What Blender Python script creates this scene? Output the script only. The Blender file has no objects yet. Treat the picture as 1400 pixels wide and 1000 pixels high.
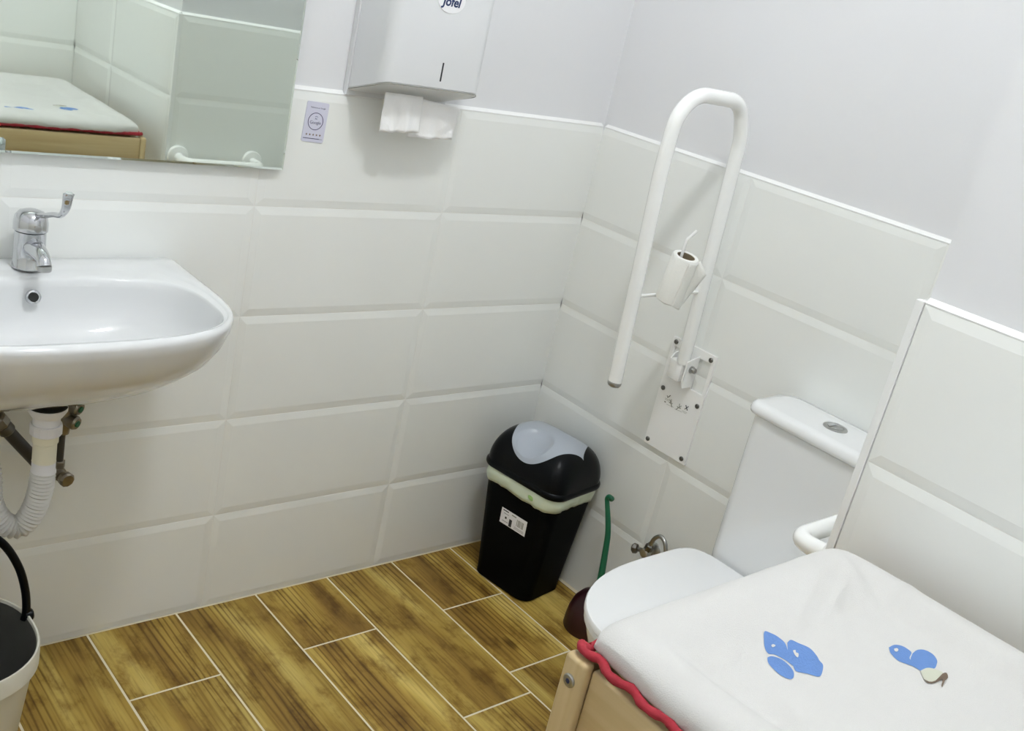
import bpy, bmesh, math, random
from mathutils import Vector, Matrix, Quaternion, noise
random.seed(7)
PI = math.pi
S = bpy.context.scene
COL = S.collection

# ------------------------------------------------------------------ camera
cam = bpy.data.cameras.new('camera'); cam_o = bpy.data.objects.new('camera', cam); COL.objects.link(cam_o)
yaw, pitch, roll = 0.7822, -0.3418, 0.2273
fwd = Vector((math.sin(yaw)*math.cos(pitch), math.cos(yaw)*math.cos(pitch), math.sin(pitch)))
rt = Vector((math.cos(yaw), -math.sin(yaw), 0)); up = rt.cross(fwd)
r2 = rt*math.cos(roll)+up*math.sin(roll); u2 = up*math.cos(roll)-rt*math.sin(roll)
m = Matrix((r2, u2, -fwd)).transposed().to_4x4(); m.translation = Vector((-2.0425, -1.9196, 1.5375))
cam_o.matrix_world = m
cam.sensor_width = 36; cam.lens = 1405.96/1400*36; cam.clip_start = 0.02
S.camera = cam_o
# ------------------------------------------------------------------ world, light level
w = bpy.data.worlds.new('world'); S.world = w; w.use_nodes = True
w.node_tree.nodes['Background'].inputs[0].default_value = (0.9, 0.95, 1, 1)
w.node_tree.nodes['Background'].inputs[1].default_value = 0.2
S.view_settings.view_transform = 'Standard'; S.view_settings.look = 'None'
S.view_settings.gamma = 1; S.view_settings.use_curve_mapping = False
S.view_settings.exposure = 0.0
S.cycles.max_bounces = 8; S.cycles.diffuse_bounces = 7; S.cycles.glossy_bounces = 4     # white room: light goes round many times
LAMP_W = 104.0
LAMP_POS = [(-1.20, -1.22, 2.85), (-1.08, -1.22, 2.85)]
LAMP_COL = (0.955, 0.985, 1.0)

# ------------------------------------------------------------------ material helpers
def nt(name):
    mt = bpy.data.materials.new(name); mt.use_nodes = True
    t = mt.node_tree; return mt, t, t.nodes['Principled BSDF']
def N(t, typ, **kw):
    n = t.nodes.new(typ)
    for k, v in kw.items():
        if k.startswith('i_'): n.inputs[k[2:].replace('_', ' ')].default_value = v
        else: setattr(n, k, v)
    return n
def mat(name, col, rough=0.5, metal=0, bump=0, bscale=200, coat=0, var=0, vscale=6, spec=0.5, sheen=0, trans=0):
    mt, t, b = nt(name)
    b.inputs['Base Color'].default_value = (*col, 1); b.inputs['Roughness'].default_value = rough
    b.inputs['Metallic'].default_value = metal; b.inputs['Coat Weight'].default_value = coat
    b.inputs['Specular IOR Level'].default_value = spec
    b.inputs['Sheen Weight'].default_value = sheen
    b.inputs['Transmission Weight'].default_value = trans
    tc = N(t, 'ShaderNodeTexCoord')
    if var:
        n = N(t, 'ShaderNodeTexNoise', i_Scale=vscale, i_Detail=4.0)
        t.links.new(tc.outputs['Object'], n.inputs['Vector'])
        mx = N(t, 'ShaderNodeMix', data_type='RGBA')
        mx.inputs[6].default_value = (*[c*(1-var) for c in col], 1); mx.inputs[7].default_value = (*[min(1, c*(1+var)) for c in col], 1)
        t.links.new(n.outputs['Fac'], mx.inputs[0]); t.links.new(mx.outputs[2], b.inputs['Base Color'])
    if bump:
        n = N(t, 'ShaderNodeTexNoise', i_Scale=bscale, i_Detail=3.0)
        t.links.new(tc.outputs['Object'], n.inputs['Vector'])
        bp = N(t, 'ShaderNodeBump', i_Strength=bump, i_Distance=0.002)
        t.links.new(n.outputs['Fac'], bp.inputs['Height']); t.links.new(bp.outputs[0], b.inputs['Normal'])
    return mt
def emit(name, col, s):
    mt, t, b = nt(name); b.inputs['Base Color'].default_value = (*col, 1)
    b.inputs['Emission Color'].default_value = (*col, 1); b.inputs['Emission Strength'].default_value = s
    return mt

M = {}
M['paint'] = mat('wall_paint', (.76, .765, .78), .55, bump=.08, bscale=90, spec=.3)
M['ceiling'] = mat('ceiling_paint', (.94, .94, .93), .7)
M['tile'] = mat('tile_glaze', (.865, .88, .855), .13, bump=.05, bscale=14, var=.012, vscale=3)
M['grout'] = mat('tile_grout', (.86, .86, .83), .7)
M['caulk'] = mat('caulk', (.88, .885, .87), .4)
M['floor_grout'] = mat('floor_grout', (.80, .73, .56), .8, bump=.2, bscale=300)
M['trim'] = mat('pvc_trim', (.86, .87, .86), .3)
M['ceramic'] = mat('ceramic', (.84, .85, .855), .07, coat=.3)
M['sink'] = mat('sink_ceramic', (.73, .74, .745), .07, coat=.3)
M['seat'] = mat('seat_plastic', (.90, .91, .92), .16)
M['chrome'] = mat('chrome', (.60, .61, .63), .09, metal=1)
M['brass'] = mat('weathered_brass', (.30, .27, .22), .35, metal=1, var=.3, vscale=60)
M['dark_hose'] = mat('dark_hose', (.045, .042, .04), .4)
M['pvc'] = mat('white_pvc', (.80, .80, .83), .35)
M['pvc_cream'] = mat('cream_pvc', (.80, .77, .62), .35)
M['corrug'] = mat('corrugated_plastic', (.70, .695, .67), .4, var=.05, vscale=30)
M['rail'] = mat('rail_enamel', (.93, .935, .92), .22)
M['plate'] = mat('plate_enamel', (.93, .93, .915), .3)
M['steel'] = mat('steel', (.45, .45, .44), .3, metal=1)
M['steel_dk'] = mat('steel_dark', (.16, .155, .14), .4, metal=1)
M['black'] = mat('black_plastic', (.003, .004, .005), .3, spec=.14)
M['black_body'] = mat('black_bin_body', (.0025, .003, .0033), .5, spec=.05)
M['flap'] = mat('grey_flap', (.43, .47, .53), .28)
M['bag'] = mat('bin_bag', (.70, .79, .63), .35, bump=.5, bscale=40)
M['bagdk'] = mat('bin_bag_knot', (.30, .55, .18), .35)
M['paper'] = mat('paper', (.93, .93, .93), .9, bump=.35, bscale=260)
M['tissue'] = mat('tissue', (.86, .86, .82), .95, bump=.6, bscale=330)
M['card'] = mat('cardboard', (.24, .19, .12), .8)
M['disp'] = mat('dispenser_steel', (.70, .71, .72), .28)
M['ink'] = mat('dark_ink', (.02, .02, .025), .6)
M['ink_blue'] = mat('blue_ink', (.012, .03, .11), .5)
M['ink_violet'] = mat('violet_ink', (.06, .055, .14), .5)
M['ink_brown'] = mat('brown_ink', (.20, .13, .09), .6)
M['ink_grey'] = mat('grey_ink', (.30, .30, .27), .6)
M['logo_white'] = mat('logo_white', (.9, .9, .92), .3)
M['card_lilac'] = mat('plastic_card', (.66, .66, .78), .3)
M['green'] = mat('green_plastic', (.004, .115, .05), .35)
M['maroon'] = mat('maroon_rubber', (.028, .004, .007), .4)
M['bucket'] = mat('bucket_plastic', (.66, .65, .57), .4)
M['bucket_in'] = mat('bucket_lining', (.10, .10, .09), .4, var=.2, vscale=20)
M['terry'] = mat('terry_cloth', (.63, .62, .60), .95, bump=.4, bscale=650, sheen=.3, var=.02, vscale=40)
M['piping'] = mat('red_piping', (.34, .016, .03), .8, bump=.5, bscale=200, var=.25, vscale=50)
M['print_blue'] = mat('blue_print', (.12, .235, .52), .9, bump=.5, bscale=420, var=.1, vscale=30)
M['print_white'] = mat('white_print', (.63, .62, .60), .95)
M['print_grey'] = mat('grey_print', (.55, .56, .46), .9)
M['print_brown'] = mat('brown_print', (.14, .10, .07), .9)
M['foam'] = mat('inner_foam', (.8, .8, .78), .9)
M['mirror_edge'] = mat('mirror_edge', (.62, .68, .64), .2, metal=.6)
M['lamp_body'] = mat('lamp_housing', (.85, .85, .85), .4)
M['lamp_glow'] = emit('bulb_glow', LAMP_COL, 8.0)
M['dark'] = mat('dark_hole', (.02, .022, .02), .5)
# mirror glass, faint green tint
M['mirror'] = mat('mirror_silver', (.80, .86, .80), .015, metal=1)

def wood_floor():
    mt, t, b = nt('wood_look_porcelain')
    L = t.links.new
    tc = N(t, 'ShaderNodeTexCoord'); oi = N(t, 'ShaderNodeObjectInfo')
    rnd = N(t, 'ShaderNodeMath', operation='MULTIPLY'); rnd.inputs[1].default_value = 37.0
    L(oi.outputs['Random'], rnd.inputs[0])
    off = N(t, 'ShaderNodeCombineXYZ'); L(rnd.outputs[0], off.inputs[0]); L(rnd.outputs[0], off.inputs[1])
    add = N(t, 'ShaderNodeVectorMath', operation='ADD'); L(tc.outputs['Object'], add.inputs[0]); L(off.outputs[0], add.inputs[1])
    def mapped(sx, sy):
        mp = N(t, 'ShaderNodeMapping'); mp.inputs['Scale'].default_value = (sx, sy, 1); L(add.outputs[0], mp.inputs[0]); return mp.outputs[0]
    def ramp(fac, stops):
        r = N(t, 'ShaderNodeValToRGB'); e = r.color_ramp.elements
        while len(e) < len(stops): e.new(.5)
        for k, (p, c) in enumerate(stops): e[k].position = p; e[k].color = (*c, 1)
        L(fac, r.inputs[0]); return r.outputs[0]
    def mix(fac, a, c, mode='MIX'):
        x = N(t, 'ShaderNodeMix', data_type='RGBA', blend_type=mode)
        if isinstance(fac, float): x.inputs[0].default_value = fac
        else: L(fac, x.inputs[0])
        L(a, x.inputs[6]); L(c, x.inputs[7]); return x.outputs[2]
    # broad lengthwise strips of light and dark
    n1 = N(t, 'ShaderNodeTexNoise', i_Scale=1.0, i_Detail=2.0); L(mapped(13, 1.6), n1.inputs['Vector'])
    base = ramp(n1.outputs['Fac'], [(.30, (.22, .125, .027)), (.42, (.34, .21, .044)), (.50, (.44, .295, .062)), (.58, (.54, .385, .095)), (.68, (.66, .505, .155))])
    # soft cloudy stains
    n2 = N(t, 'ShaderNodeTexNoise', i_Scale=1.0, i_Detail=5.0, i_Roughness=.65); L(mapped(16, 8), n2.inputs['Vector'])
    stain = ramp(n2.outputs['Fac'], [(.36, (.58, .50, .40)), (.50, (1, 1, 1)), (.7, (1.1, 1.1, 1.08))])
    c = mix(1.0, base, stain, 'MULTIPLY')
    # grain: distorted growth-ring bands along the plank
    wv = N(t, 'ShaderNodeTexWave', wave_type='BANDS', bands_direction='X', i_Scale=1.0, i_Distortion=9.0, i_Detail=3.0)
    wv.inputs['Detail Scale'].default_value = .7
    L(mapped(21, 1.3), wv.inputs['Vector'])
    n4 = N(t, 'ShaderNodeTexNoise', i_Scale=1.0, i_Detail=1.0); L(mapped(9, 1.2), n4.inputs['Vector'])
    gm = N(t, 'ShaderNodeMapRange'); gm.inputs[1].default_value = .44; gm.inputs[2].default_value = .58; gm.inputs[3].default_value = .0; gm.inputs[4].default_value = .8
    L(n4.outputs['Fac'], gm.inputs[0])
    grain = ramp(wv.outputs['Fac'], [(.0, (.35, .27, .2)), (.3, (.9, .88, .85)), (.7, (1, 1, 1))])
    c = mix(gm.outputs[0], c, mix(1.0, c, grain, 'MULTIPLY'))
    # fine fibres
    n3 = N(t, 'ShaderNodeTexNoise', i_Scale=1.0, i_Detail=3.0); L(mapped(170, 7), n3.inputs['Vector'])
    fib = ramp(n3.outputs['Fac'], [(.33, (.55, .48, .40)), (.5, (1, 1, 1)), (.8, (1.15, 1.15, 1.15))])
    c = mix(.55, c, mix(1.0, c, fib, 'MULTIPLY'))
    # knots
    vo = N(t, 'ShaderNodeTexVoronoi', i_Scale=1.0); L(mapped(8, 3.4), vo.inputs['Vector'])
    kn = ramp(vo.outputs['Distance'], [(.055, (.12, .10, .09)), (.085, (.45, .36, .28)), (.13, (1, 1, 1))])
    c = mix(.8, c, mix(1.0, c, kn, 'MULTIPLY'))
    # each plank a little lighter or darker
    br = N(t, 'ShaderNodeMapRange'); br.inputs[3].default_value = .82; br.inputs[4].default_value = 1.10; L(oi.outputs['Random'], br.inputs[0])
    bc = N(t, 'ShaderNodeCombineXYZ')
    for k in range(3): L(br.outputs[0], bc.inputs[k])
    c = mix(1.0, c, bc.outputs[0], 'MULTIPLY')
    L(c, b.inputs['Base Color'])
    b.inputs['Roughness'].default_value = .45; b.inputs['Specular IOR Level'].default_value = .25
    bp = N(t, 'ShaderNodeBump', i_Strength=.12, i_Distance=.001); L(n3.outputs['Fac'], bp.inputs['Height']); L(bp.outputs[0], b.inputs['Normal'])
    return mt
M['wood_floor'] = wood_floor()

def beech(name, axis):
    mt, t, b = nt(name); L = t.links.new
    tc = N(t, 'ShaderNodeTexCoord'); mp = N(t, 'ShaderNodeMapping')
    sc = [40, 40, 40]; sc[axis] = 2.2
    mp.inputs['Scale'].default_value = sc; L(tc.outputs['Object'], mp.inputs[0])
    n = N(t, 'ShaderNodeTexNoise', i_Scale=1.0, i_Detail=4.0, i_Distortion=.6); L(mp.outputs[0], n.inputs['Vector'])
    r = N(t, 'ShaderNodeValToRGB'); e = r.color_ramp.elements
    e[0].position = .3; e[0].color = (.50, .36, .175, 1); e[1].position = .72; e[1].color = (.64, .50, .28, 1)
    L(n.outputs['Fac'], r.inputs[0]); L(r.outputs[0], b.inputs['Base Color']); b.inputs['Roughness'].default_value = .42
    return mt
M['beech_x'] = beech('beech_along_x', 0); M['beech_y'] = beech('beech_along_y', 1); M['beech_z'] = beech('beech_along_z', 2)

# ------------------------------------------------------------------ mesh helpers
def obj(name, bm, material, parent=None, smooth=False, loc=None, auto=None, world=True):
    me = bpy.data.meshes.new(name)
    bmesh.ops.recalc_face_normals(bm, faces=bm.faces)
    if parent is not None and world:
        bmesh.ops.transform(bm, matrix=WM[parent.name].inverted(), verts=bm.verts)
    elif parent is None and loc is not None:
        bmesh.ops.transform(bm, matrix=Matrix.Translation(-Vector(loc)), verts=bm.verts)
    bm.to_mesh(me); bm.free()
    if smooth:
        for p in me.polygons: p.use_smooth = True
        me.set_sharp_from_angle(angle=math.radians(auto or 60))
    me.materials.append(M[material] if isinstance(material, str) else material)
    o = bpy.data.objects.new(name, me); COL.objects.link(o)
    if parent is not None:
        o.parent = parent; WM[o.name] = WM[parent.name].copy()
    else:
        if loc is not None: o.location = loc
        WM[o.name] = Matrix.Translation(Vector(loc) if loc is not None else Vector())
    return o
WM = {}
def tag(o, label, cat, group=None, kind=None):
    o['label'] = label; o['category'] = cat
    if group: o['group'] = group
    if kind: o['kind'] = kind
    return o
def thing(name, label, cat, loc, rz=0, group=None):
    o = bpy.data.objects.new(name, None); COL.objects.link(o)
    o.location = loc; o.rotation_euler = (0, 0, rz); o.empty_display_size = .05
    WM[o.name] = Matrix.Translation(Vector(loc)) @ Matrix.Rotation(rz, 4, 'Z')
    return tag(o, label, cat, group)

def box(bm, x0, x1, y0, y1, z0, z1, bev=0, seg=2, mtx=None):
    b2 = bmesh.new()
    bmesh.ops.create_cube(b2, size=1)
    for v in b2.verts: v.co = Vector((x0+(v.co.x+.5)*(x1-x0), y0+(v.co.y+.5)*(y1-y0), z0+(v.co.z+.5)*(z1-z0)))
    if bev: bmesh.ops.bevel(b2, geom=b2.edges[:], offset=bev, segments=seg, affect='EDGES', profile=.5)
    if mtx: bmesh.ops.transform(b2, matrix=mtx, verts=b2.verts)
    me = bpy.data.meshes.new('tmp'); b2.to_mesh(me); b2.free(); bm.from_mesh(me); bpy.data.meshes.remove(me)
    return bm
def bx(*a, **k): return box(bmesh.new(), *a, **k)
def loft(rings, close=True, cap0=True, cap1=True, bm=None):
    bm = bm or bmesh.new()
    R = [[bm.verts.new(p) for p in r] for r in rings]
    n = len(R[0])
    for a, b in zip(R, R[1:]):
        for i in range(n if close else n-1):
            j = (i+1) % n
            try: bm.faces.new((a[i], a[j], b[j], b[i]))
            except ValueError: pass
    if cap0: bm.faces.new(R[0][::-1])
    if cap1: bm.faces.new(R[-1])
    return bm
def tube(pts, r, seg=12, bm=None, caps=True, rr=None):
    pts = [Vector(p) for p in pts]
    tang = []
    for i in range(len(pts)):
        a = pts[max(0, i-1)]; b = pts[min(len(pts)-1, i+1)]; tang.append((b-a).normalized())
    nrm = tang[0].orthogonal().normalized(); rings = []
    for i, p in enumerate(pts):
        if i: nrm = (tang[i-1].rotation_difference(tang[i]) @ nrm); nrm = (nrm-tang[i]*nrm.dot(tang[i])).normalized()
        bi = tang[i].cross(nrm); rad = rr[i] if rr else r
        rings.append([p+(nrm*math.cos(2*PI*k/seg)+bi*math.sin(2*PI*k/seg))*rad for k in range(seg)])
    return loft(rings, True, caps, caps, bm)
def fillet(pts, rads, n=8):
    pts = [Vector(p) for p in pts]; out = [pts[0]]
    for i in range(1, len(pts)-1):
        p = pts[i]; a = (pts[i-1]-p).normalized(); b = (pts[i+1]-p).normalized(); r = rads[i-1]
        ang = a.angle(b); d = r/math.tan(ang/2)
        c = p+(a+b).normalized()*(r/math.sin(ang/2))
        s = p+a*d; e = p+b*d
        q = (s-c).rotation_difference(e-c)
        ax, th = q.to_axis_angle()
        for k in range(n+1): out.append(c+Quaternion(ax, th*k/n) @ (s-c))
    out.append(pts[-1]); return out
def smooth_path(pts, n=8):
    P = [Vector(p) for p in pts]; P = [2*P[0]-P[1]]+P+[2*P[-1]-P[-2]]; out = []
    for i in range(1, len(P)-2):
        for k in range(n):
            t = k/n; a, b, c, d = P[i-1:i+3]
            out.append(.5*((2*b)+(c-a)*t+(2*a-5*b+4*c-d)*t*t+(3*b-a-3*c+d)*t**3))
    out.append(P[-2]); return out
def lathe(prof, org=(0, 0, 0), axis=(0, 0, 1), seg=24, bm=None, cap0=True, cap1=True):
    q = Vector((0, 0, 1)).rotation_difference(Vector(axis).normalized()); o = Vector(org)
    rings = [[o+q @ Vector((r*math.cos(2*PI*k/seg), r*math.sin(2*PI*k/seg), h)) for k in range(seg)] for r, h in prof]
    return loft(rings, True, cap0, cap1, bm)
def spow(x, p): return math.copysign(abs(x)**p, x)
def super_ring(cx, cy, z, a, b, n, seg=48):
    return [Vector((cx+a*spow(math.cos(2*PI*k/seg), 2/n), cy+b*spow(math.sin(2*PI*k/seg), 2/n), z)) for k in range(seg)]
def rrect(hx, hy, r, seg=6, cx=0, cy=0, z=0):
    out = []
    for sx, sy, a0 in ((1, 1, 0), (-1, 1, 90), (-1, -1, 180), (1, -1, 270)):
        for k in range(seg+1):
            a = math.radians(a0+90*k/seg)
            out.append(Vector((cx+sx*(hx-r)+r*math.cos(a), cy+sy*(hy-r)+r*math.sin(a), z)))
    return out
def extrude_poly(pts, d, bm=None):
    d = Vector(d); return loft([[Vector(p) for p in pts], [Vector(p)+d for p in pts]], True, True, True, bm)
def strips(bm, rects, fn, th):       # flat marks: rects (u0,u1,v0,v1) mapped by fn(u,v,n)
    for u0, u1, v0, v1 in rects:
        loft([[fn(u0, v0, 0), fn(u1, v0, 0), fn(u1, v1, 0), fn(u0, v1, 0)], [fn(u0, v0, th), fn(u1, v0, th), fn(u1, v1, th), fn(u0, v1, th)]], bm=bm)
    return bm
def text_bm(s, size, mtx, ext=.0002, shear=0, bold=0):
    cu = bpy.data.curves.new('lettering', 'FONT'); cu.body = s; cu.size = size; cu.extrude = ext; cu.align_x = 'CENTER'; cu.resolution_u = 3; cu.shear = shear; cu.offset = bold
    o = bpy.data.objects.new('lettering', cu); COL.objects.link(o)
    me = bpy.data.meshes.new_from_object(o); bpy.data.objects.remove(o); bpy.data.curves.remove(cu)
    bm = bmesh.new(); bm.from_mesh(me); bpy.data.meshes.remove(me)
    bmesh.ops.transform(bm, matrix=mtx, verts=bm.verts); return bm
def frame(org, U, V, Nn):
    mm = Matrix((Vector(U), Vector(V), Vector(Nn))).transposed().to_4x4(); mm.translation = Vector(org); return mm

# ------------------------------------------------------------------ room shell
T = .012                        # tile + adhesive thickness
ROWS = [(0, .255), (.255, .505), (.505, .755), (.755, 1.005), (1.005, 1.255)]
XL, YR, ZC = -2.75, -2.14, 2.95
BX, BY = -.64, -1.272           # boxing: finished tile faces
TILE_ME = {}
def tile_mesh(wd, ht, cl, cr):
    key = (round(wd, 4), round(ht, 4), cl, cr)
    if key in TILE_ME: return TILE_ME[key]
    bm = bmesh.new(); B = .017; g = .0010; e = .0022
    a, b_, c, d = (0 if cl else g), (wd if cr else wd-g), g, ht-g
    il = .0015 if cl else B; ir = .0015 if cr else B
    el = .0004 if cl else e; er = .0004 if cr else e
    ed = T-e
    rings = [[(a, c, 0), (b_, c, 0), (b_, d, 0), (a, d, 0)],
             [(a, c, ed), (b_, c, ed), (b_, d, ed), (a, d, ed)],
             [(a+(0 if cl else B), c+B, T), (b_-(0 if cr else B), c+B, T), (b_-(0 if cr else B), d-B, T), (a+(0 if cl else B), d-B, T)]]
    loft([[Vector(p) for p in r] for r in rings], True, False, True, bm)
    bmesh.ops.recalc_face_normals(bm, faces=bm.faces)
    me = bpy.data.meshes.new('tile'); bm.to_mesh(me); bm.free(); me.materials.append(M['tile'])
    TILE_ME[key] = me; return me
def tile_wall(wall, org, U, Nn, cols):
    """org: point on the finished face at u=0, z=0"""
    o = Vector(org)-Vector(Nn)*T
    for z0, z1 in ROWS:
        for u0, u1, cl, cr in cols:
            t = bpy.data.objects.new('tile', tile_mesh(u1-u0, z1-z0, cl, cr)); COL.objects.link(t)
            t.parent = wall
            t.matrix_local = frame(o+Vector(U)*u0+Vector((0, 0, z0)), U, (0, 0, 1), Nn)
    u0 = cols[0][0]; u1 = cols[-1][1]; Uv = Vector(U); Nv = Vector(Nn)
    def slab(a, b, n0, n1, z0, z1, name, m_):
        ps = [o+Uv*a+Nv*n0, o+Uv*b+Nv*n0, o+Uv*b+Nv*n1, o+Uv*a+Nv*n1]
        bm = loft([[p+Vector((0, 0, z0)) for p in ps], [p+Vector((0, 0, z1)) for p in ps]])
        return obj(name, bm, m_, wall)
    slab(u0, u1, .0002, T-.0027, 0, 1.2545, 'grout', 'grout')
    # bead of white caulk along the top edge of the tiles
    ps = [(.0001, 1.2549), (T-.002, 1.2549), (T-.002, 1.2565), (.004, 1.2605), (.0001, 1.2635)]
    bm = loft([[o+Uv*a+Nv*n+Vector((0, 0, z)) for n, z in ps] for a in (u0, u1)])
    obj('caulk_bead', bm, 'caulk', wall)
def wall(name, b, label):
    o = obj(name, b, 'paint', loc=(0, 0, 0)); return tag(o, label, 'wall', kind='structure')
wb = wall('wall_back', bx(XL-.1, T+.1, T, T+.1, 0, ZC), 'white painted back wall tiled to shoulder height behind the sink')
cb = [(0, .265, True, False)]
u = .265
while u < -XL-.485-.01: cb.append((u, u+.5, False, False)); u += .5
cb.append((u, -XL, False, True))
tile_wall(wb, (XL, 0, 0), (1, 0, 0), (0, -1, 0), cb)
wr = wall('wall_right', bx(T, T+.1, BY, T, 0, ZC), 'white painted wall with bevelled tiles behind the toilet')
tile_wall(wr, (0, 0, 0), (0, -1, 0), (-1, 0, 0), [(0, .497, True, False), (.497, .997, False, False), (.997, -BY, False, True)])
wx = wall('wall_boxing', bx(BX+T, T+.1, YR-.1, BY-T, 0, ZC), 'projecting white boxed wall with bevelled tiles beside the changing table')
tile_wall(wx, (-.0005, BY, 0), (-1, 0, 0), (0, 1, 0), [(0, .1275, True, False), (.1275, -BX-T-.0005, False, False)])
tile_wall(wx, (BX, BY-T-.0005, 0), (0, -1, 0), (-1, 0, 0), [(0, .5, False, False), (.5, BY-T-YR, False, True)])
bm = bx(BX-.0008, BX+T-.0003, BY-T+.0003, BY+.0008, 0, 1.2575, bev=.0012)
obj('corner_trim', bm, 'trim', wx)
wq = wall('wall_rear', bx(XL-.1, BX+T, YR-T-.1, YR-T, 0, ZC), 'white rear wall with bevelled tiles, seen in the mirror')
tile_wall(wq, (BX-.0005, YR, 0), (-1, 0, 0), (0, 1, 0), [(0, .5, True, False), (.5, 1., False, False), (1., 1.5, False, False), (1.5, 2., False, False), (2., -XL+BX-.001, False, True)])
wl = wall('wall_left', bx(XL-T-.1, XL-T, YR-T, T, 0, ZC), 'white left wall with bevelled tiles outside the picture')
tile_wall(wl, (XL, YR, 0), (0, 1, 0), (1, 0, 0), [(0, .5, True, False), (.5, 1., False, False), (1., 1.5, False, False), (1.5, 2., False, False), (2., -YR-.001, False, True)])
tag(obj('ceiling', bx(XL-.1, T+.1, YR-.1, T+.1, ZC, ZC+.1), 'ceiling', loc=(0, 0, 0)), 'plain white ceiling above the room', 'ceiling', kind='structure')
fl = tag(obj('floor', bx(XL-.1, T+.1, YR-.1, T+.1, -.08, -.0014), 'floor_grout', loc=(0, 0, 0)), 'brown wood look plank floor with cream joints', 'floor', kind='structure')

# planks
PW, P0 = .2086, .2158
ENDS = {0: [-.70, -1.60], 1: [-.246, -.524, -1.42], 2: [-.604, -1.50], 3: [-.243, -1.14], 4: [-.92, -1.82], 5: [-.246, -1.14], 6: [-.66, -1.56], 7: [-.3, -1.2], 8: [-.75, -1.65], 9: [-.25, -1.15], 10: [-.6, -1.5], 11: [-.2, -1.1], 12: [-.7, -1.6]}
for i in range(13):
    x1 = min(0, -(P0+(i-1)*PW)); x0 = max(-(P0+i*PW), XL)
    if x0 >= x1-.01: continue
    ys = [0]+ENDS[i]+[YR]
    for ya, yb in zip(ys, ys[1:]):
        if x0 > BX+.001 and yb < BY: yb = BY
        if yb >= ya-.01: continue
        g = .0026
        b_ = bmesh.new()
        hx, hy = (x1-x0)/2-g, (ya-yb)/2-g
        lo = [Vector((sx*hx, sy*hy, -.0013)) for sx, sy in ((-1, -1), (1, -1), (1, 1), (-1, 1))]
        mi = [Vector((v.x, v.y, -.0009)) for v in lo]
        tp = [Vector((math.copysign(hx-.0008, v.x), math.copysign(hy-.0008, v.y), 0)) for v in lo]
        loft([lo, mi, tp], True, True, True, b_)
        o = obj('plank', b_, 'wood_floor', fl, world=False); o.location = ((x0+x1)/2, (ya+yb)/2, 0)
# cream joint between the back wall tiles and floor
# ------------------------------------------------------------------ ceiling lamps
t = thing('ceiling_lamp', 'white ceiling lamp with two round bulbs', 'lamp', (-1.14, -1.22, ZC))
obj('base_plate', bx(-1.14-.13, -1.14+.13, -1.22-.04, -1.22+.04, ZC-.022, ZC, bev=.004), 'lamp_body', t, True, auto=40)
for p in LAMP_POS:
    obj('socket', lathe([(.022, ZC-.022), (.022, p[2]+.045), (.018, p[2]+.040)], (p[0], p[1], 0), seg=20), 'lamp_body', t, True, auto=40)
    kb = bmesh.new(); bmesh.ops.create_icosphere(kb, subdivisions=2, radius=.045); bmesh.ops.transform(kb, matrix=Matrix.Translation(p), verts=kb.verts)
    obj('bulb', kb, 'lamp_glow', t, True)
    la = bpy.data.lights.new('bulb_light', 'POINT'); la.shadow_soft_size = .05; la.energy = LAMP_W; la.color = LAMP_COL
    lo = bpy.data.objects.new('bulb_light', la); COL.objects.link(lo); lo.parent = t; lo.location = (p[0]+1.14, p[1]+1.22, p[2]-ZC)

# ------------------------------------------------------------------ mirror
mx0, mx1, mz0, mz1, my = -2.0, -.941, 1.090, 1.95, -.018
t = thing('wall_mirror', 'large wall mirror hanging above the sink, no frame', 'mirror', ((mx0+mx1)/2, -.003, mz0))
obj('backing', bx(mx0+.03, mx1-.03, my+.0055, -.0005, mz0+.03, mz1-.03), 'mirror_edge', t)
ri = [[Vector((x, y, z)) for x, z in ((mx0+i_, mz0+i_), (mx1-i_, mz0+i_), (mx1-i_, mz1-i_), (mx0+i_, mz1-i_))] for i_, y in ((0, my+.005), (0, my+.0012))]
obj('glass_edge', loft(ri, cap0=True, cap1=True), 'mirror_edge', t)
ri = [[Vector((x, y, z)) for x, z in ((mx0+i_, mz0+i_), (mx1-i_, mz0+i_), (mx1-i_, mz1-i_), (mx0+i_, mz1-i_))] for i_, y in ((0, my+.0011), (.0045, my))]
obj('glass', loft(ri, cap0=False, cap1=True), 'mirror', t)

# ------------------------------------------------------------------ sink
SCX, SZ = -1.465, .895
def sink_outer(th):
    """distance from (SCX,-.24) to the outline along angle th"""
    dx, dy = math.cos(th), math.sin(th)
    lo, hi = 0, .6
    for _ in range(40):
        r = (lo+hi)/2; x = r*dx; y = -.24+r*dy
        if y > -.004: ins = False
        elif y > -.026 and abs(x) > .287: ins = (abs(x)-.287)**2+(y+.026)**2 < .022**2
        elif y > -.20: ins = abs(x) < .309
        else: ins = (abs(x)/.309)**2.75+((-.20-y)/.24)**2.75 < 1
        if ins: lo = r
        else: hi = r
    return lo
def sink_inner(th, a=.274, b=.150, n=3.2):
    c, s = abs(math.cos(th)), abs(math.sin(th)); return ((c/a)**n+(s/b)**n)**(-1/n)
ths = [2*PI*k/120 for k in range(120)]
ca = math.atan2(.236, .309); ths = sorted([a for a in ths if min(abs(a-ca), abs(a-(PI-ca))) > .06]+[q+d for q in (ca, PI-ca) for d in (-.05, -.035, -.02, -.007, .007, .02, .035, .05)])
RO = [sink_outer(a) for a in ths]; RI = [sink_inner(a) for a in ths]
def o_ring(s, z, sy=None):
    sy = s if sy is None else sy
    return [Vector((SCX+s*r*math.cos(a), min(-.0005, sy*(-.24+r*math.sin(a))), z)) for a, r in zip(ths, RO)]
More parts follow.
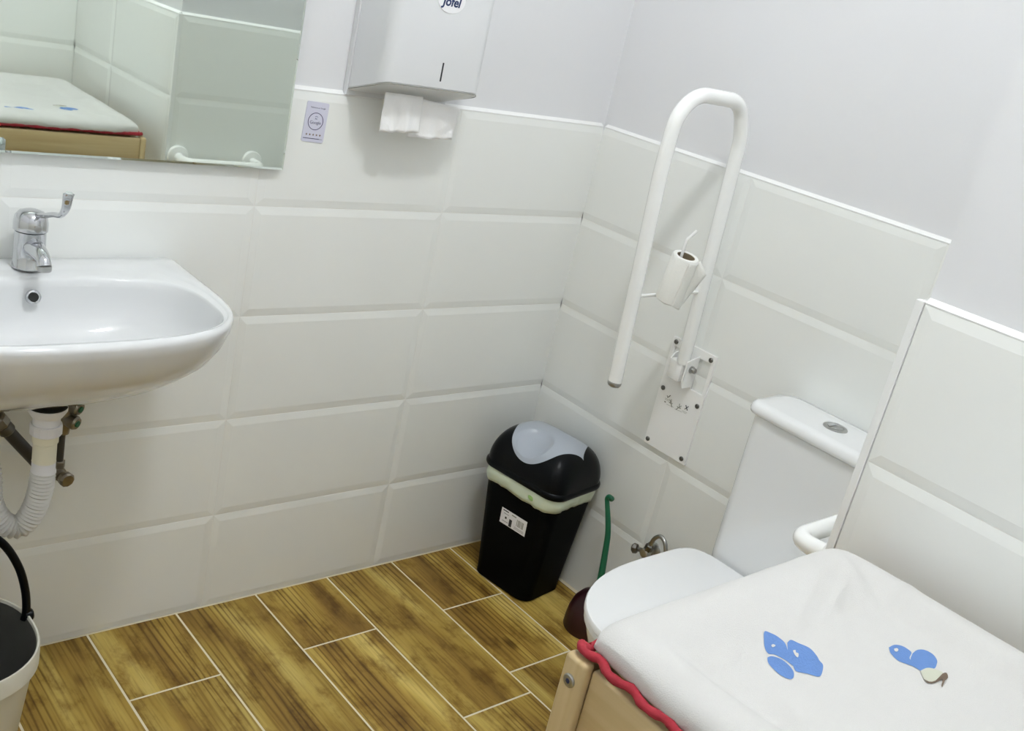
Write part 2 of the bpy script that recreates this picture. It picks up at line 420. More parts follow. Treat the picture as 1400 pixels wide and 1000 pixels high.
def blend_ring(f, z, d=0, da=0):
    out = []
    for a, ro, rin in zip(ths, RO, RI):
        r = ro*(1-f)+rin*f-d
        out.append(Vector((SCX+r*math.cos(a), -.24+r*math.sin(a)-.017*f, z)))
    return out
def bowl_ring(s, z, cy=-.25, sh=1.0):
    return [Vector((SCX+s*r*math.cos(a), cy+(s**sh)*(r*math.sin(a))+(-.257-cy)*s, z)) for a, r in zip(ths, RI)]
rings = [o_ring(.10, .688, .40), o_ring(.38, .689, .46), o_ring(.55, .695, .52), o_ring(.68, .709, .60), o_ring(.79, .734, .70), o_ring(.87, .765, .80), o_ring(.935, .80, .895), o_ring(.972, .833, .95), o_ring(.992, .865, .985), blend_ring(0, .884), blend_ring(0, .8895, .0012), blend_ring(0, .8935, .0042), blend_ring(0, .8952, .009),
         blend_ring(.35, .8956), blend_ring(.50, .8950), blend_ring(.58, .8925), blend_ring(.66, .8915), blend_ring(.90, .8910), blend_ring(.96, .8895), blend_ring(1.0, .885), bowl_ring(.985, .872), bowl_ring(.97, .855), bowl_ring(.945, .838), bowl_ring(.90, .818, -.245), bowl_ring(.83, .803, -.24), bowl_ring(.70, .784, -.235), bowl_ring(.5, .771, -.23), bowl_ring(.28, .763, -.22), bowl_ring(.1, .759, -.215)]
t = thing('wash_basin', 'white ceramic wall-hung sink with overflow hole under the mirror', 'sink', (SCX, 0, .688))
obj('basin', loft(rings), 'sink', t, True, auto=50)
obj('drain_ring', lathe([(.024, .7602), (.026, .763), (.033, .764), (.034, .7605)], (SCX, -.215, 0)), 'chrome', t, True)
oq = Vector((0, -1, .22)).normalized(); oo = Vector((SCX+.008, -.1225, .860))
ov = obj('overflow_ring', lathe([(.0085, -.002), (.0085, .003), (.010, .0042), (.0125, .0036), (.0135, -.002)], oo, oq, 28), 'chrome', t, True, auto=40)
obj('overflow_hole', lathe([(.0086, .0008), (.0086, .0014)], oo, oq, 24), 'dark', ov)

# faucet
fx, fy = SCX+.017, -.060
t = thing('mixer_tap', 'chrome single lever tap with long elbow lever on the sink', 'tap', (fx, fy, SZ))
obj('body', lathe([(.0285, .8955), (.0285, .898), (.0275, .900), (.0268, .935), (.0262, .962), (.0255, .9625)], (fx, fy, 0), seg=32), 'chrome', t, True, auto=35)
cap = obj('cap', lathe([(.0262, .9635), (.029, .965), (.0292, .978), (.027, .990), (.021, .998), (.011, 1.0015), (.002, 1.002)], (fx, fy, 0), seg=32), 'chrome', t, True, auto=40)
obj('temperature_dot', lathe([(.006, 0), (.006, .0015), (.004, .002)], (fx+.003, fy-.0288, .974), (0, -1, .1), 16), 'steel', cap, True, auto=30)
sp = smooth_path([(fx, fy-.010, .936), (fx, fy-.038, .938), (fx, fy-.060, .937), (fx, fy-.076, .932), (fx, fy-.082, .923)], 6)
rr = [.0185-.0065*min(1, k/(len(sp)-1)*1.4) for k in range(len(sp))]
obj('spout', tube(sp, .015, 18, rr=rr), 'chrome', t, True, auto=50)
obj('aerator', lathe([(.0115, .9155), (.0122, .917), (.0122, .9245), (.010, .926)], (fx, fy-.082, 0), seg=22), 'steel', t, True, auto=35)
lv = smooth_path([(fx+.004, fy-.012, .994), (fx+.006, fy-.045, 1.004), (fx+.008, fy-.085, 1.018), (fx+.009, fy-.118, 1.027), (fx+.0095, fy-.138, 1.044), (fx+.010, fy-.143, 1.064), (fx+.010, fy-.147, 1.074)], 6)
rings = []
for i, p in enumerate(lv):
    a = lv[max(0, i-1)]; b = lv[min(len(lv)-1, i+1)]; tg = (b-a).normalized(); sd = Vector((1, 0, 0)); upv = sd.cross(tg)
    f = i/(len(lv)-1); hw = .0055+.0045*max(0, (f-.5)/.5)**.8; hh = .0048
    if f > .97: hw *= .6
    rings.append([p+sd*hw*math.cos(2*PI*k/14)+upv*hh*math.sin(2*PI*k/14) for k in range(14)])
obj('lever', loft(rings), 'chrome', t, True, auto=50)

# drain trap
dx, dy = -1.447, -.2
t = thing('drain_trap', 'white plastic drain with corrugated hose under the sink', 'drain', (dx, dy, .42))
obj('flange', lathe([(.028, .6835), (.0345, .682), (.0345, .676), (.027, .664), (.026, .664)], (dx, dy, 0), seg=28), 'pvc', t, True, auto=35)
obj('rubber_seal', lathe([(.030, .6838), (.0338, .6838), (.0338, .6825), (.030, .6825)], (dx, dy, 0), seg=28), 'dark', t)
obj('tail_pipe', lathe([(.0235, .666), (.0235, .640)], (dx, dy, 0), seg=28), 'pvc', t, True, auto=35)
obj('coupling_nut', lathe([(.0265, .648), (.0275, .646), (.0275, .629), (.025, .627), (.022, .627)], (dx, dy, 0), seg=14), 'pvc', t)
obj('sleeve', lathe([(.0225, .628), (.0225, .612), (.0205, .610), (.0205, .573), (.021, .572)], (dx, dy, 0), seg=28), 'pvc_cream', t, True, auto=35)
obj('hose_cuff', lathe([(.0205, .5735), (.0205, .556), (.022, .553), (.022, .549)], (dx, dy, 0), seg=28), 'pvc', t, True, auto=35)
hp = smooth_path([(dx, dy, .552), (dx-.003, dy, .51), (dx-.013, dy+.004, .465), (dx-.033, dy+.008, .436), (dx-.062, dy+.012, .448), (dx-.082, dy+.018, .49), (dx-.085, dy+.03, .55), (dx-.10, dy+.06, .592), (dx-.15, dy+.09, .60), (dx-.19, dy+.12, .56), (dx-.20, dy+.16, .53), (dx-.20, -.002, .53)], 30)
# even spacing with ridges
acc = [0]
for a, b in zip(hp, hp[1:]): acc.append(acc[-1]+(b-a).length)
obj('corrugated_hose', tube(hp, .02, 20, rr=[.0205+.0022*math.sin(s/.0075*2*PI) for s in acc]), 'corrug', t, True)

def angle_valve(x, z, label, hs, body='brass'):
    t = thing('angle_valve', label, 'valve', (x, -.001, z), group='sink supply valves')
    obj('wall_rosette', lathe([(.024, 0), (.024, .002), (.018, .007), (.011, .008)], (x, -.001, z), (0, -1, 0), 20), 'steel', t, True, auto=30)
    obj('valve_body', lathe([(.010, .006), (.010, .03), (.0145, .031), (.0145, .045), (.011, .047), (.011, .058)], (x, -.001, z), (0, -1, 0), 16), body, t, True, auto=30)
    obj('knob', lathe([(.008, 0), (.0145, .003), (.0155, .014), (.012, .018), (.004, .019)], (x+.004, -.060, z), (.15, -1, 0), 10), body, t, True, auto=25)
    obj('nut', lathe([(.0125, .012), (.0125, .026), (.010, .028)], (x, -.038, z), (0, 0, 1), 6), body, t)
    obj('supply_hose', tube(smooth_path(hs, 8), .0085, 12), 'dark_hose', t, True)
    return t
av = angle_valve(-1.362, .450, 'weathered brass angle valve right of the white drain', [(-1.362, -.038, .477), (-1.362, -.040, .53), (-1.364, -.05, .58), (-1.375, -.055, .64), (-1.395, -.06, .66)])
angle_valve(-1.545, .60, 'weathered brass angle valve left of the white drain', [(-1.545, -.038, .628), (-1.535, -.07, .655), (-1.50, -.085, .66), (-1.465, -.08, .679)])
# union with green centred caps on the right supply, dark pipe stub on the left
t = av
for k, (zz, xx) in enumerate(((.607, -1.348), (.576, -1.352))):
    obj('union_nut', lathe([(.013, 0), (.0145, .003), (.0145, .022), (.012, .026)], (xx-.006, -.05, zz), (.55, -.8, -.15), 12), 'brass', t, True, auto=30)
    obj('green_cap', lathe([(.007, .026), (.006, .0285)], (xx-.006, -.05, zz), (.55, -.8, -.15), 12), 'green', t)
obj('union_body', tube(smooth_path([(-1.358, -.05, .62), (-1.360, -.05, .575), (-1.362, -.047, .545)], 5), .0125, 12), 'brass', t, True)
t = thing('pipe_connector', 'dark slanting pipe connector left of the white drain', 'fitting', (-1.47, -.09, .56))
a, b = Vector((-1.503, -.095, .617)), Vector((-1.412, -.075, .494)); dd = (b-a).normalized()
obj('pipe', tube([a, b], .0125, 14), 'dark_hose', t, True)
obj('nut', lathe([(.016, 0), (.0185, .004), (.0185, .02), (.016, .024)], a, dd, 8), 'brass', t)
obj('collar', lathe([(.0145, .026), (.0155, .03), (.0155, .042), (.014, .044)], a, dd, 14), 'steel_dk', t, True, auto=30)

# ------------------------------------------------------------------ mop bucket
t = thing('mop_bucket', 'cream plastic mop bucket with dark inside standing under the sink', 'bucket', (-1.626, -.282, 0))
bc = (-1.626, -.282); BA, BB, BN = .157, .150, 2.25
def br(s, z, d=0): return super_ring(bc[0], bc[1], z, BA*s-d, BB*s-d, BN, 56)
obj('body', loft([br(.72, .002), br(.74, .006), br(.93, .238), br(.965, .240), br(.985, .243), br(.985, .276), br(.975, .281), br(.955, .281), br(.945, .276), br(.93, .25)], cap0=True, cap1=False), 'bucket', t, True, auto=35)
obj('inner_lining', loft([br(.944, .2755), br(.935, .262), br(.90, .23), br(.73, .02), br(.70, .014)], cap0=False, cap1=True), 'bucket_in', t, True, auto=35)
wring = obj('wringer', loft([super_ring(bc[0]-.055, bc[1]+.045, z, a_, b_, 4, 40) for z, a_, b_ in ((.16, .06, .05), (.285, .085, .072), (.292, .092, .078), (.300, .092, .078), (.303, .086, .072), (.29, .07, .06), (.19, .05, .04))]), 'black', t, True, auto=35)
for k in range(4):
    obj('wringer_tooth', bx(bc[0]-.055-.07+.04*k, bc[0]-.055-.055+.04*k, bc[1]-.03, bc[1]+.10, .3025, .3085, bev=.002), 'black', wring)
hd = smooth_path([(-1.480, -.248, .268), (-1.477, -.248, .288), (-1.482, -.249, .335), (-1.497, -.25, .39), (-1.527, -.25, .445), (-1.575, -.25, .485), (-1.632, -.25, .50), (-1.689, -.25, .485), (-1.737, -.25, .445), (-1.767, -.25, .39), (-1.782, -.249, .335), (-1.787, -.248, .288), (-1.784, -.248, .268)], 6)
hob = obj('handle', tube(hd, .0075, 12), 'black', t, True)
obj('handle_pivot', lathe([(.011, -.006), (.012, -.003), (.012, .006), (.009, .009)], (-1.474, -.248, .276), (1, 0, 0), 14), 'black', hob, True, auto=30)
obj('handle_pivot', lathe([(.011, -.006), (.012, -.003), (.012, .006), (.009, .009)], (-1.790, -.248, .276), (-1, 0, 0), 14), 'black', hob, True, auto=30)

# ------------------------------------------------------------------ paper towel dispenser
X0, X1, ZB, ZT, DY = -.806, -.545, 1.262, 1.63, -.128
t = thing('towel_dispenser', 'white metal paper towel dispenser on the wall beside the mirror', 'dispenser', ((X0+X1)/2, T, ZB))
obj('back_plate', bx(X0-.003, X1+.003, -.004, T-.001, ZB-.004, ZT, bev=.001), 'disp', t)
def hz(y): return ZB+.006+max(0, min(1, (-y-.03)/.098))*.038         # underside rises to the front
prof = []                                                            # plan outline of the cover
R_ = .028
for k in range(9):
    a = PI+PI/2*k/8; prof.append((X0+R_+R_*math.cos(a), DY+R_+R_*math.sin(a)))
for k in range(9):
    a = 1.5*PI+PI/2*k/8; prof.append((X1-R_+R_*math.cos(a), DY+R_+R_*math.sin(a)))
prof = [(X0, -.005)]+prof+[(X1, -.005)]
def cov(dz, ins, top=False):
    out = []
    cxm = (X0+X1)/2
    for x, y in prof:
        xx = x+(ins if x < cxm else -ins)*1.0; yy = min(-.005, y+ins*(1 if y < -.06 else 0))
        out.append(Vector((xx, yy, ZT-dz if top else hz(y)+dz)))
    return out
obj('cover', loft([cov(0, .007), cov(.002, .003), cov(.007, 0), cov(.010, 0, True), cov(.003, .003, True), cov(0, .007, True)]), 'disp', t, True, auto=28)
obj('key_slot', bx(-.6655, -.6615, DY-.0004, DY+.003, 1.327, 1.366, bev=.0003), 'ink', t)
obj('seam', tube([Vector((x, y-.0002, hz(y)+.0035)) for x, y in prof], .0009, 6), 'ink_grey', t, True)
# oval badge
lg = obj('logo_badge', lathe([(.026, 0), (.026, .0012)], (-.672, DY, 1.492), (0, -1, 0), 36), 'logo_white', t)
for v in lg.data.vertices: v.co.x *= 1.35
# centre the stretch on the badge itself
cxl = sum(v.co.x for v in lg.data.vertices)/len(lg.data.vertices)
for v in lg.data.vertices: v.co.x += (-.672-(X0+X1)/2)-cxl
obj('logo_lettering', text_bm('Jofel', .026, frame((-.672, DY-.0014, 1.4805), (1, 0, 0), (0, 0, 1), (0, -1, 0)), shear=.15, bold=.0007), 'ink_blue', lg)

# towel hanging out of the slot
t = thing('paper_towel', 'crumpled white paper towel hanging from the dispenser slot', 'paper towel', (-.655, -.075, 1.20))
def towel(x0, x1, zt, zb, y0, amp, ph, name):
    nx, nz = 28, 12; bm = bmesh.new(); g = []
    for i in range(nx+1):
        f = i/nx; x = x0+(x1-x0)*f; row = []
        for j in range(nz+1):
            h = j/nz
            zz = zb(f)+(zt(f)-zb(f))*h
            y = y0+amp*(1-.7*h)*math.sin(f*7+ph)+.003*math.sin(f*17+ph*2)*(1-h)+.004*noise.noise(Vector((f*5, h*3, ph)))
            row.append(bm.verts.new((x+.006*(1-h)*math.sin(ph+f*2), y, zz)))
        g.append(row)
    for i in range(nx):
        for j in range(nz): bm.faces.new((g[i][j], g[i+1][j], g[i+1][j+1], g[i][j+1]))
    o = obj(name, bm, 'paper', t, True)
    s_ = o.modifiers.new('thickness', 'SOLIDIFY'); s_.thickness = .0012
    return o
towel(-.762, -.662, lambda f: 1.284, lambda f: 1.199+.008*f, -.079, .0025, .4, 'front_sheet')
towel(-.690, -.552, lambda f: 1.282-.014*f, lambda f: 1.1945+.010*max(0, f-.75), -.0735, .0035, 1.9, 'rear_sheet')

# ------------------------------------------------------------------ plastic card on the tiles
ang = math.radians(-2.0)
U = Vector((math.cos(ang), 0, math.sin(ang))); V = Vector((-math.sin(ang), 0, math.cos(ang))); Nn = Vector((0, -1, 0))
co = Vector((-.8715, -.0002, 1.1925))
t = thing('review_card', 'small lilac plastic card with circle and stars on the tiles', 'card', tuple(co))
def cf(u, v, n): return co+U*u+V*v+Nn*(.0016+n)
cp = rrect(.0265, .0425, .004)
obj('card', loft([[co+U*p.x+V*p.y+Nn*d for p in cp] for d in (0, .0016)]), 'card_lilac', t)
cm = frame(co+Nn*.0017, U, V, Nn)
bm = bmesh.new(); RR = .0185
ri = [[cf(r*math.cos(2*PI*k/40), .002+r*math.sin(2*PI*k/40), n) for k in range(40)] for r, n in ((RR, 0), (RR, .0003), (RR-.0014, .0003), (RR-.0014, 0))]
obj('ring_print', loft(ri, True, False, False), 'ink_violet', t)
obj('lettering', text_bm('Google', .0092, cm @ Matrix.Translation((0, -.0035, 0)), .0001), 'ink_violet', t)
obj('lettering', text_bm('Valóranos en Google', .0042, cm @ Matrix.Translation((.001, .0293, 0)), .0001), 'ink_violet', t)
bm = tube([cf(-.003, .012, .0002), cf(.001, .013, .0002), cf(.004, .011, .0002)], .0005, 4); tube([cf(-.002, .006, .0002), cf(-.001, .009, .0002), cf(.001, .0065, .0002), cf(.003, .0075, .0002)], .0005, 4, bm)
obj('icon_print', bm, 'ink_violet', t)
for k in range(5):
    pts = []
    for j in range(10):
        r = .0028 if j % 2 == 0 else .0012; a = PI/2+j*PI/5
        pts.append(cf(-.0165+.0082*k+r*math.cos(a), -.0265+r*math.sin(a), 0))
    obj('star', extrude_poly(pts, Nn*.0002), 'ink_brown', t)
obj('bar_print', strips(bmesh.new(), [(-.0235, .016, -.0355, -.0340), (.016, .023, -.0353, -.0346)], cf, .0002), 'ink_violet', t)

# ------------------------------------------------------------------ folding grab rail
ry = -.485
t = thing('folding_grab_rail', 'white fold-up grab rail with wall plate beside the toilet', 'grab rail', (-.002, ry, .524))
# wall plate with two cut-outs
py0, py1, pz0, pz1, px = -.5535, -.4125, .524, .8215, -.0065
bm = bmesh.new()
ycuts = [py1, -.4235, -.4475, -.5035, -.5435, py0]
sl_z0, sl_z1 = .715, .800
box(bm, px, -.0002, py0, py1, pz0, sl_z0); box(bm, px, -.0002, py0, py1, sl_z1, pz1)
for a, b in ((0, 1), (2, 3), (4, 5)): box(bm, px, -.0002, ycuts[b], ycuts[a], sl_z0, sl_z1)
pl = obj('wall_plate', bm, 'plate', t)
for y, z in ((-.425, .811), (-.5405, .8085), (-.425, .684), (-.5405, .684), (-.4225, .537), (-.5405, .537)):
    obj('screw', lathe([(.0062, 0), (.0062, .002), (.0045, .0038), (.002, .004)], (px, y, z), (-1, 0, 0), 14), 'steel_dk', pl, True, auto=30)
pf = lambda u, v, n: Vector((px-n, -.483-u, .66+v))
# printed symbols: tick, cross, small hand drawings and lines
obj('tick_mark', tube([pf(-.039, .010, .0001), pf(-.036, .006, .0001), pf(-.029, .015, .0001)], .0011, 4), 'ink', pl)
bm = tube([pf(.024, .012, .0001), pf(.033, .001, .0001)], .0013, 4); tube([pf(.033, .012, .0001), pf(.024, .001, .0001)], .0013, 4, bm)
obj('cross_mark', bm, 'ink', pl)
bm = strips(bmesh.new(), [(-.043, -.030, .001, .0018), (-.043, -.030, -.002, -.0013), (.018, .034, -.006, -.0053), (.020, .032, -.009, -.0084)], pf, .0002)
for cx_, sg in ((-.022, 1), (.006, -1)):
    tube(smooth_path([pf(cx_-.006*sg, .004, .0001), pf(cx_, -.002, .0001), pf(cx_+.007*sg, -.012, .0001)], 4), .0013, 4, bm)
    tube(smooth_path([pf(cx_-.006, -.003, .0001), pf(cx_, -.004, .0001), pf(cx_+.006, -.002, .0001)], 4), .0012, 4, bm)
    tube([pf(cx_-.001, .007, .0001), pf(cx_+.001, -.003, .0001)], .001, 4, bm)
    tube([pf(cx_-.012, -.012, .0001), pf(cx_+.012, -.010, .0001)], .0004, 4, bm)
tube([pf(-.042, -.008, .0001), pf(-.038, -.008, .0001)], .0016, 5, bm)
obj('hand_drawings', bm, 'ink_grey', pl)
# hinge bracket
bm = bmesh.new()
box(bm, -.052, px, -.495, -.455, .734, .784, bev=.003); hk = obj('hinge_block', bm, 'plate', t, True, auto=40)
bm = extrude_poly([(px, -.508, .804), (-.050, -.508, .792), (-.051, -.508, .740), (-.045, -.508, .722), (px, -.508, .722)], (0, .004, 0)); obj('hinge_flange', bm, 'plate', t)
bm = extrude_poly([(px, -.451, .800), (-.030, -.451, .795), (-.045, -.451, .780), (-.045, -.451, .738), (px, -.451, .730)], (0, .003, 0)); obj('hinge_flange', bm, 'plate', t)
obj('hinge_bolt', lathe([(.0095, 0), (.0095, .004), (.0075, .0045), (.0075, .010), (.0065, .013), (.003, .0135)], (-.030, -.508, .772), (0, -1, 0), 12), 'steel', t, True, auto=30)
rail = fillet([(-.038, ry, .780), (-.0665, ry, 1.335), (-.100, ry, 1.4175), (-.308, ry, 1.4195), (-.311, ry, 1.25), (-.276, ry, .752)], [.12, .062, .085, .5], 10)
obj('rail_tube', tube(rail, .0165, 20), 'rail', t, True)
obj('end_cap', lathe([(.0158, .0), (.0168, -.002), (.0168, -.007), (.0145, -.012), (.008, -.015), (.002, -.016)], (-.276, ry, .753), (.07, 0, 1), 20), 'steel', t, True, auto=50)
obj('cross_rod', tube([(-.285, ry, .963), (-.056, ry, .968)], .0042, 10), 'rail', t, True)
rT, rB, rR = Vector((-.2224, -.5445, 1.078)), Vector((-.216, -.524, .966)), .0305
ax_ = (rT-rB).normalized()
pin = obj('roll_pin', tube(fillet([(-.205, ry, .964), (-.219, -.5245, .955), (-.2214, -.5325, 1.1117), (-.2069, -.5425, 1.1359)], [.008, .006], 5), .0034, 10), 'rail', t, True)

# toilet roll
t = thing('toilet_roll', 'small white toilet roll on the pin of the grab rail', 'toilet roll', tuple(rB))
ln_ = (rT-rB).length
bm = lathe([(.0195, 0), (rR-.003, 0), (rR, .003), (rR, ln_-.003), (rR-.002, ln_), (.0215, ln_), (.0208, ln_-.001)], rB, ax_, 36, cap0=False, cap1=False)
obj('paper', bm, 'tissue', t, True, auto=40)
obj('cardboard_core', lathe([(.0210, ln_-.0012), (.0192, ln_-.001), (.0192, 0), (.0210, 0)], rB, ax_, 28, cap0=False, cap1=False), 'card', t, True, auto=40)
# loose end: a slanting torn sheet peeling off the side of the roll
rh = Vector((.59, -.80, -.05)); rh = (rh-ax_*rh.dot(ax_)).normalized(); fh = ax_.cross(rh)
if fh.y > 0: fh = -fh
bm = bmesh.new(); g = []
for i in range(15):
    h = -.12+1.10*i/14; row = []
    ext = .027*max(0, (1-h)/.25) if h > .75 else .027*max(0, (h+.12)/.87)
    for j in range(11):
        q = j/10
        if q < .6:
            a = math.radians(-70+70*(q/.6)); c_, s_ = math.cos(a)*(rR+.0007), -math.sin(a)*(rR+.0007)
            hh = h if h > .06 else h*(q/.6)+.02*(1-q/.6)
            p = rB+ax_*ln_*hh+rh*c_+fh*s_
        else:
            p = rB+ax_*ln_*h+rh*(rR+.0007+ext*(q-.6)/.4)-fh*(.010*((q-.6)/.4)**2)
        row.append(bm.verts.new(p))
    g.append(row)
for i in range(14):
    for j in range(10): bm.faces.new((g[i][j], g[i+1][j], g[i+1][j+1], g[i][j+1]))
o = obj('loose_sheet', bm, 'tissue', t, True); o.modifiers.new('thickness', 'SOLIDIFY').thickness = .0006

# ------------------------------------------------------------------ swing bin
bcx, bcy, brz = -.1305, -.206, math.radians(8)
t = thing('swing_bin', 'black swing-lid bin with pale green bag in the corner', 'bin', (bcx, bcy, 0), brz)
BM = WM[t.name]
def bobj(name, bm, m_, par=t, **k): return obj(name, bm, m_, par, world=False, **k)
H = .338
def bring(f, z, d=0): return rrect(.083+.019*f-d, .100+.026*f-d, .036+.004*f, 8, z=z)
bobj('body', loft([bring(0, .0, .006), bring(0, .004), bring(.02, .02), bring(.98, H-.008), bring(1.0, H)]), 'black_body', smooth=True, auto=40)
# bag folded over the rim
base_ = bring(1, 0); fine = []
for p, q in zip(base_, base_[1:]+base_[:1]):
    n_ = max(1, int((q-p).length/.005))
    fine += [p.lerp(q, k/n_) for k in range(n_)]
bag_rings = [[] for _ in range(6)]
for p in fine:
    a = math.atan2(p.y, p.x); d = Vector((p.x, p.y, 0)).normalized()
    nz_ = lambda f, o: noise.noise(Vector((p.x*f, p.y*f, o)))
    low = .036+.010*nz_(14, 1)+.004*nz_(50, 2)+.004*(p.x < -.06)
    for k in range(6):
        f = k/5
        out = .001+.0045*math.sin(PI*min(1, f*1.05))*(1+.9*nz_(38, 3+f*1.2))+.0016*nz_(90, 6+f*2)*(f > .1)
        bag_rings[k].append(Vector((p.x, p.y, H+.005-f*(low+.005)))+d*max(.0009, out))
o = bobj('bin_bag', loft(bag_rings, cap0=False, cap1=False), 'bag', smooth=True); o.modifiers.new('thickness', 'SOLIDIFY').thickness = .0008
kb = bmesh.new(); bmesh.ops.create_uvsphere(kb, u_segments=14, v_segments=8, radius=.011); bmesh.ops.transform(kb, matrix=Matrix.Translation((-.1045, -.055, H-.020)) @ Matrix.Diagonal((.3, 1.2, .8, 1)), verts=kb.verts)
bobj('bag_fold', kb, 'bagdk', smooth=True)
# lid
LX, LY, Z0, HH = .1085, .135, .356, .107
def lsurf(v, tt, dent=0):
    e = max(0, 1-abs(v)**4.5)**(1/2.4)
    c = math.cos(tt); s = math.sin(tt)
    d = LY*(1-abs(v)); rc = .046
    hx = LX if d >= rc else LX-rc+math.sqrt(max(0, rc*rc-(rc-d)**2))
    return Vector((-hx*spow(c, .74), LY*v, Z0+HH*e*spow(s, .86)))
T0 = math.radians(20)
def tb(v):
    a = abs(v)
    if a < .55: f = .9*(1-math.sqrt(1-(a/.62)**2))
    elif a < .86: f = .485+.515*math.sin(PI/2*(a-.55)/.31)
    else: f = 1
    return T0+(PI/2-T0)*f
def vs(n, lim=1.0): return [lim*math.sin(-PI/2+PI*i/n) for i in range(n+1)]
bm = bmesh.new()
for back in (0, 1):
    g = []
    for v in vs(56):
        row = []
        for j in range(15):
            tt = tb(v)*j/14
            row.append(bm.verts.new(lsurf(v, PI-tt if back else tt)))
        g.append(row)
    for i in range(len(g)-1):
        for j in range(14): bm.faces.new((g[i][j], g[i+1][j], g[i+1][j+1], g[i][j+1]))
bmesh.ops.remove_doubles(bm, verts=bm.verts, dist=.00005)
bobj('lid_frame', bm, 'black', smooth=True, auto=60)
def lring(d, z): return rrect(LX+d, LY+d, .042, 8, z=z)
bobj('lid_rim', loft([lring(-.004, H-.0005), lring(.0005, H+.001), lring(.0025, H+.006), lring(.0025, H+.013), lring(0, Z0+.001), lring(-.008, Z0+.006)], cap0=False, cap1=False), 'black', smooth=True, auto=40)
bm = bmesh.new(); g = []
dc = lsurf(.06, math.radians(60))
for v in [.859*(-1+2*i/64) for i in range(65)]:
    row = []
    t0_ = tb(v)
    for j in range(65):
        tt = t0_+(PI-2*t0_)*j/64
        p = lsurf(v, tt)
        dist = math.hypot((p.y-dc.y), (p-dc).length if abs(p.y-dc.y) < 1e-9 else math.sqrt(max(0, (p-dc).length_squared-(p.y-dc.y)**2)))
        rd = .052
        if dist < rd:
            q = dist/rd; p = p+Vector((.55, 0, -.83))*(.020*max(0, (1-q*q))**.7)
        row.append(bm.verts.new(p))
    g.append(row)
for i in range(64):
    for j in range(64): bm.faces.new((g[i][j], g[i+1][j], g[i+1][j+1], g[i][j+1]))
bobj('swing_flap', bm, 'flap', smooth=True)
# sticker
sa = math.atan(.019/H)
sU = Vector((0, -1, 0)); sV = Vector((-math.sin(sa), 0, math.cos(sa))); sN = Vector((-math.cos(sa), 0, -math.sin(sa)))
so = Vector((-(.083+.019*.218/H)-.0003, -.010, .218))
sf = lambda u_, v_, n_: so+(sU+Vector((0, 0, .0))).normalized()*u_+sV*v_+sN*(.0006+n_)
st = bobj('sticker', loft([[sf(u_, v_, n_) for u_, v_ in ((-.046, -.022), (.046, -.022), (.046, .024), (-.046, .024))] for n_ in (-.0006, 0)]), 'logo_white')
obj('sticker_print', strips(bmesh.new(), [(-.040, -.020, .0175, .0205), (-.014, -.004, -.020, .002), (-.030, -.024, -.004, .002), (-.038, -.016, -.0135, -.0125), (-.036, -.018, .010, .011)], sf, .0002), 'ink', st, world=False)
obj('barcode', strips(bmesh.new(), [(.012+.0042*k, .012+.0042*k+(.0028 if k % 3 else .0018), -.006, .014) for k in range(6)]+[(.006, .040, -.012-.003*k, -.0112-.003*k) for k in range(3)]+[(-.008, .008, .016, .019)], sf, .0002), 'ink_grey', st, world=False)

# ------------------------------------------------------------------ plunger
t = thing('toilet_plunger', 'maroon rubber plunger with curved green handle beside the toilet', 'plunger', (-.098, -.470, 0))
obj('rubber_cup', lathe([(.066, 0), (.068, .004), (.067, .03), (.064, .055), (.056, .082), (.042, .102), (.025, .112), (.016, .114), (.014, .128), (.010, .130)], (-.098, -.470, 0), seg=36), 'maroon', t, True, auto=50)
hp = smooth_path([(-.097, -.4695, .120), (-.093, -.463, .165), (-.088, -.452, .22), (-.084, -.440, .275), (-.082, -.422, .32), (-.081, -.408, .350), (-.081, -.4045, .361), (-.081, -.409, .369), (-.081, -.418, .3685), (-.081, -.4215, .3655)], 6)
obj('handle', tube(hp, .007, 14, rr=[.0098-.0035*min(1, k/(len(hp)*.55)) for k in range(len(hp))]), 'green', t, True)
sb = bmesh.new(); bmesh.ops.create_uvsphere(sb, u_segments=14, v_segments=8, radius=.0078); bmesh.ops.transform(sb, matrix=Matrix.Translation((-.081, -.418, .3675)), verts=sb.verts)
obj('handle_knob', sb, 'green', t, True)

# ------------------------------------------------------------------ toilet
TY = -.945
t = thing('toilet', 'white close-coupled toilet with closed lid behind the changing table', 'toilet', (-.33, TY, 0))
def dring(xb, xf, b, z, n=2.3, xc=None, bt=0, seg=64, nb=7):
    """closed outline, rounded front at xf, squarer back at xb"""
    xc = -.36 if xc is None else xc
    out = []
    for k in range(seg):
        a = 2*PI*k/seg; c, s = math.cos(a), math.sin(a)
        if c < 0: x = xc+(xc-xf)*spow(c, 2/n); y = b*spow(s, 2/n)
        else: x = xc+(xb-xc)*spow(c, 2/nb); y = b*spow(s, 2/nb)*(1-bt*c**.7)
        out.append(Vector((x, TY+y, z)))
    return out
obj('bowl', loft([dring(-.05, -.50, .105, 0, 2.4, -.28), dring(-.05, -.50, .107, .02, 2.4, -.28), dring(-.06, -.485, .100, .10, 2.4, -.28), dring(-.05, -.51, .112, .20, 2.3, -.30), dring(-.03, -.57, .145, .29, 2.3, -.33, bt=.42), dring(-.02, -.622, .172, .36, 2.3, bt=.42), dring(-.018, -.637, .180, .395, 2.3, bt=.42), dring(-.018, -.637, .180, .411, 2.3, bt=.42), dring(-.020, -.630, .174, .4165, 2.3, bt=.42)]), 'ceramic', t, True, auto=45)
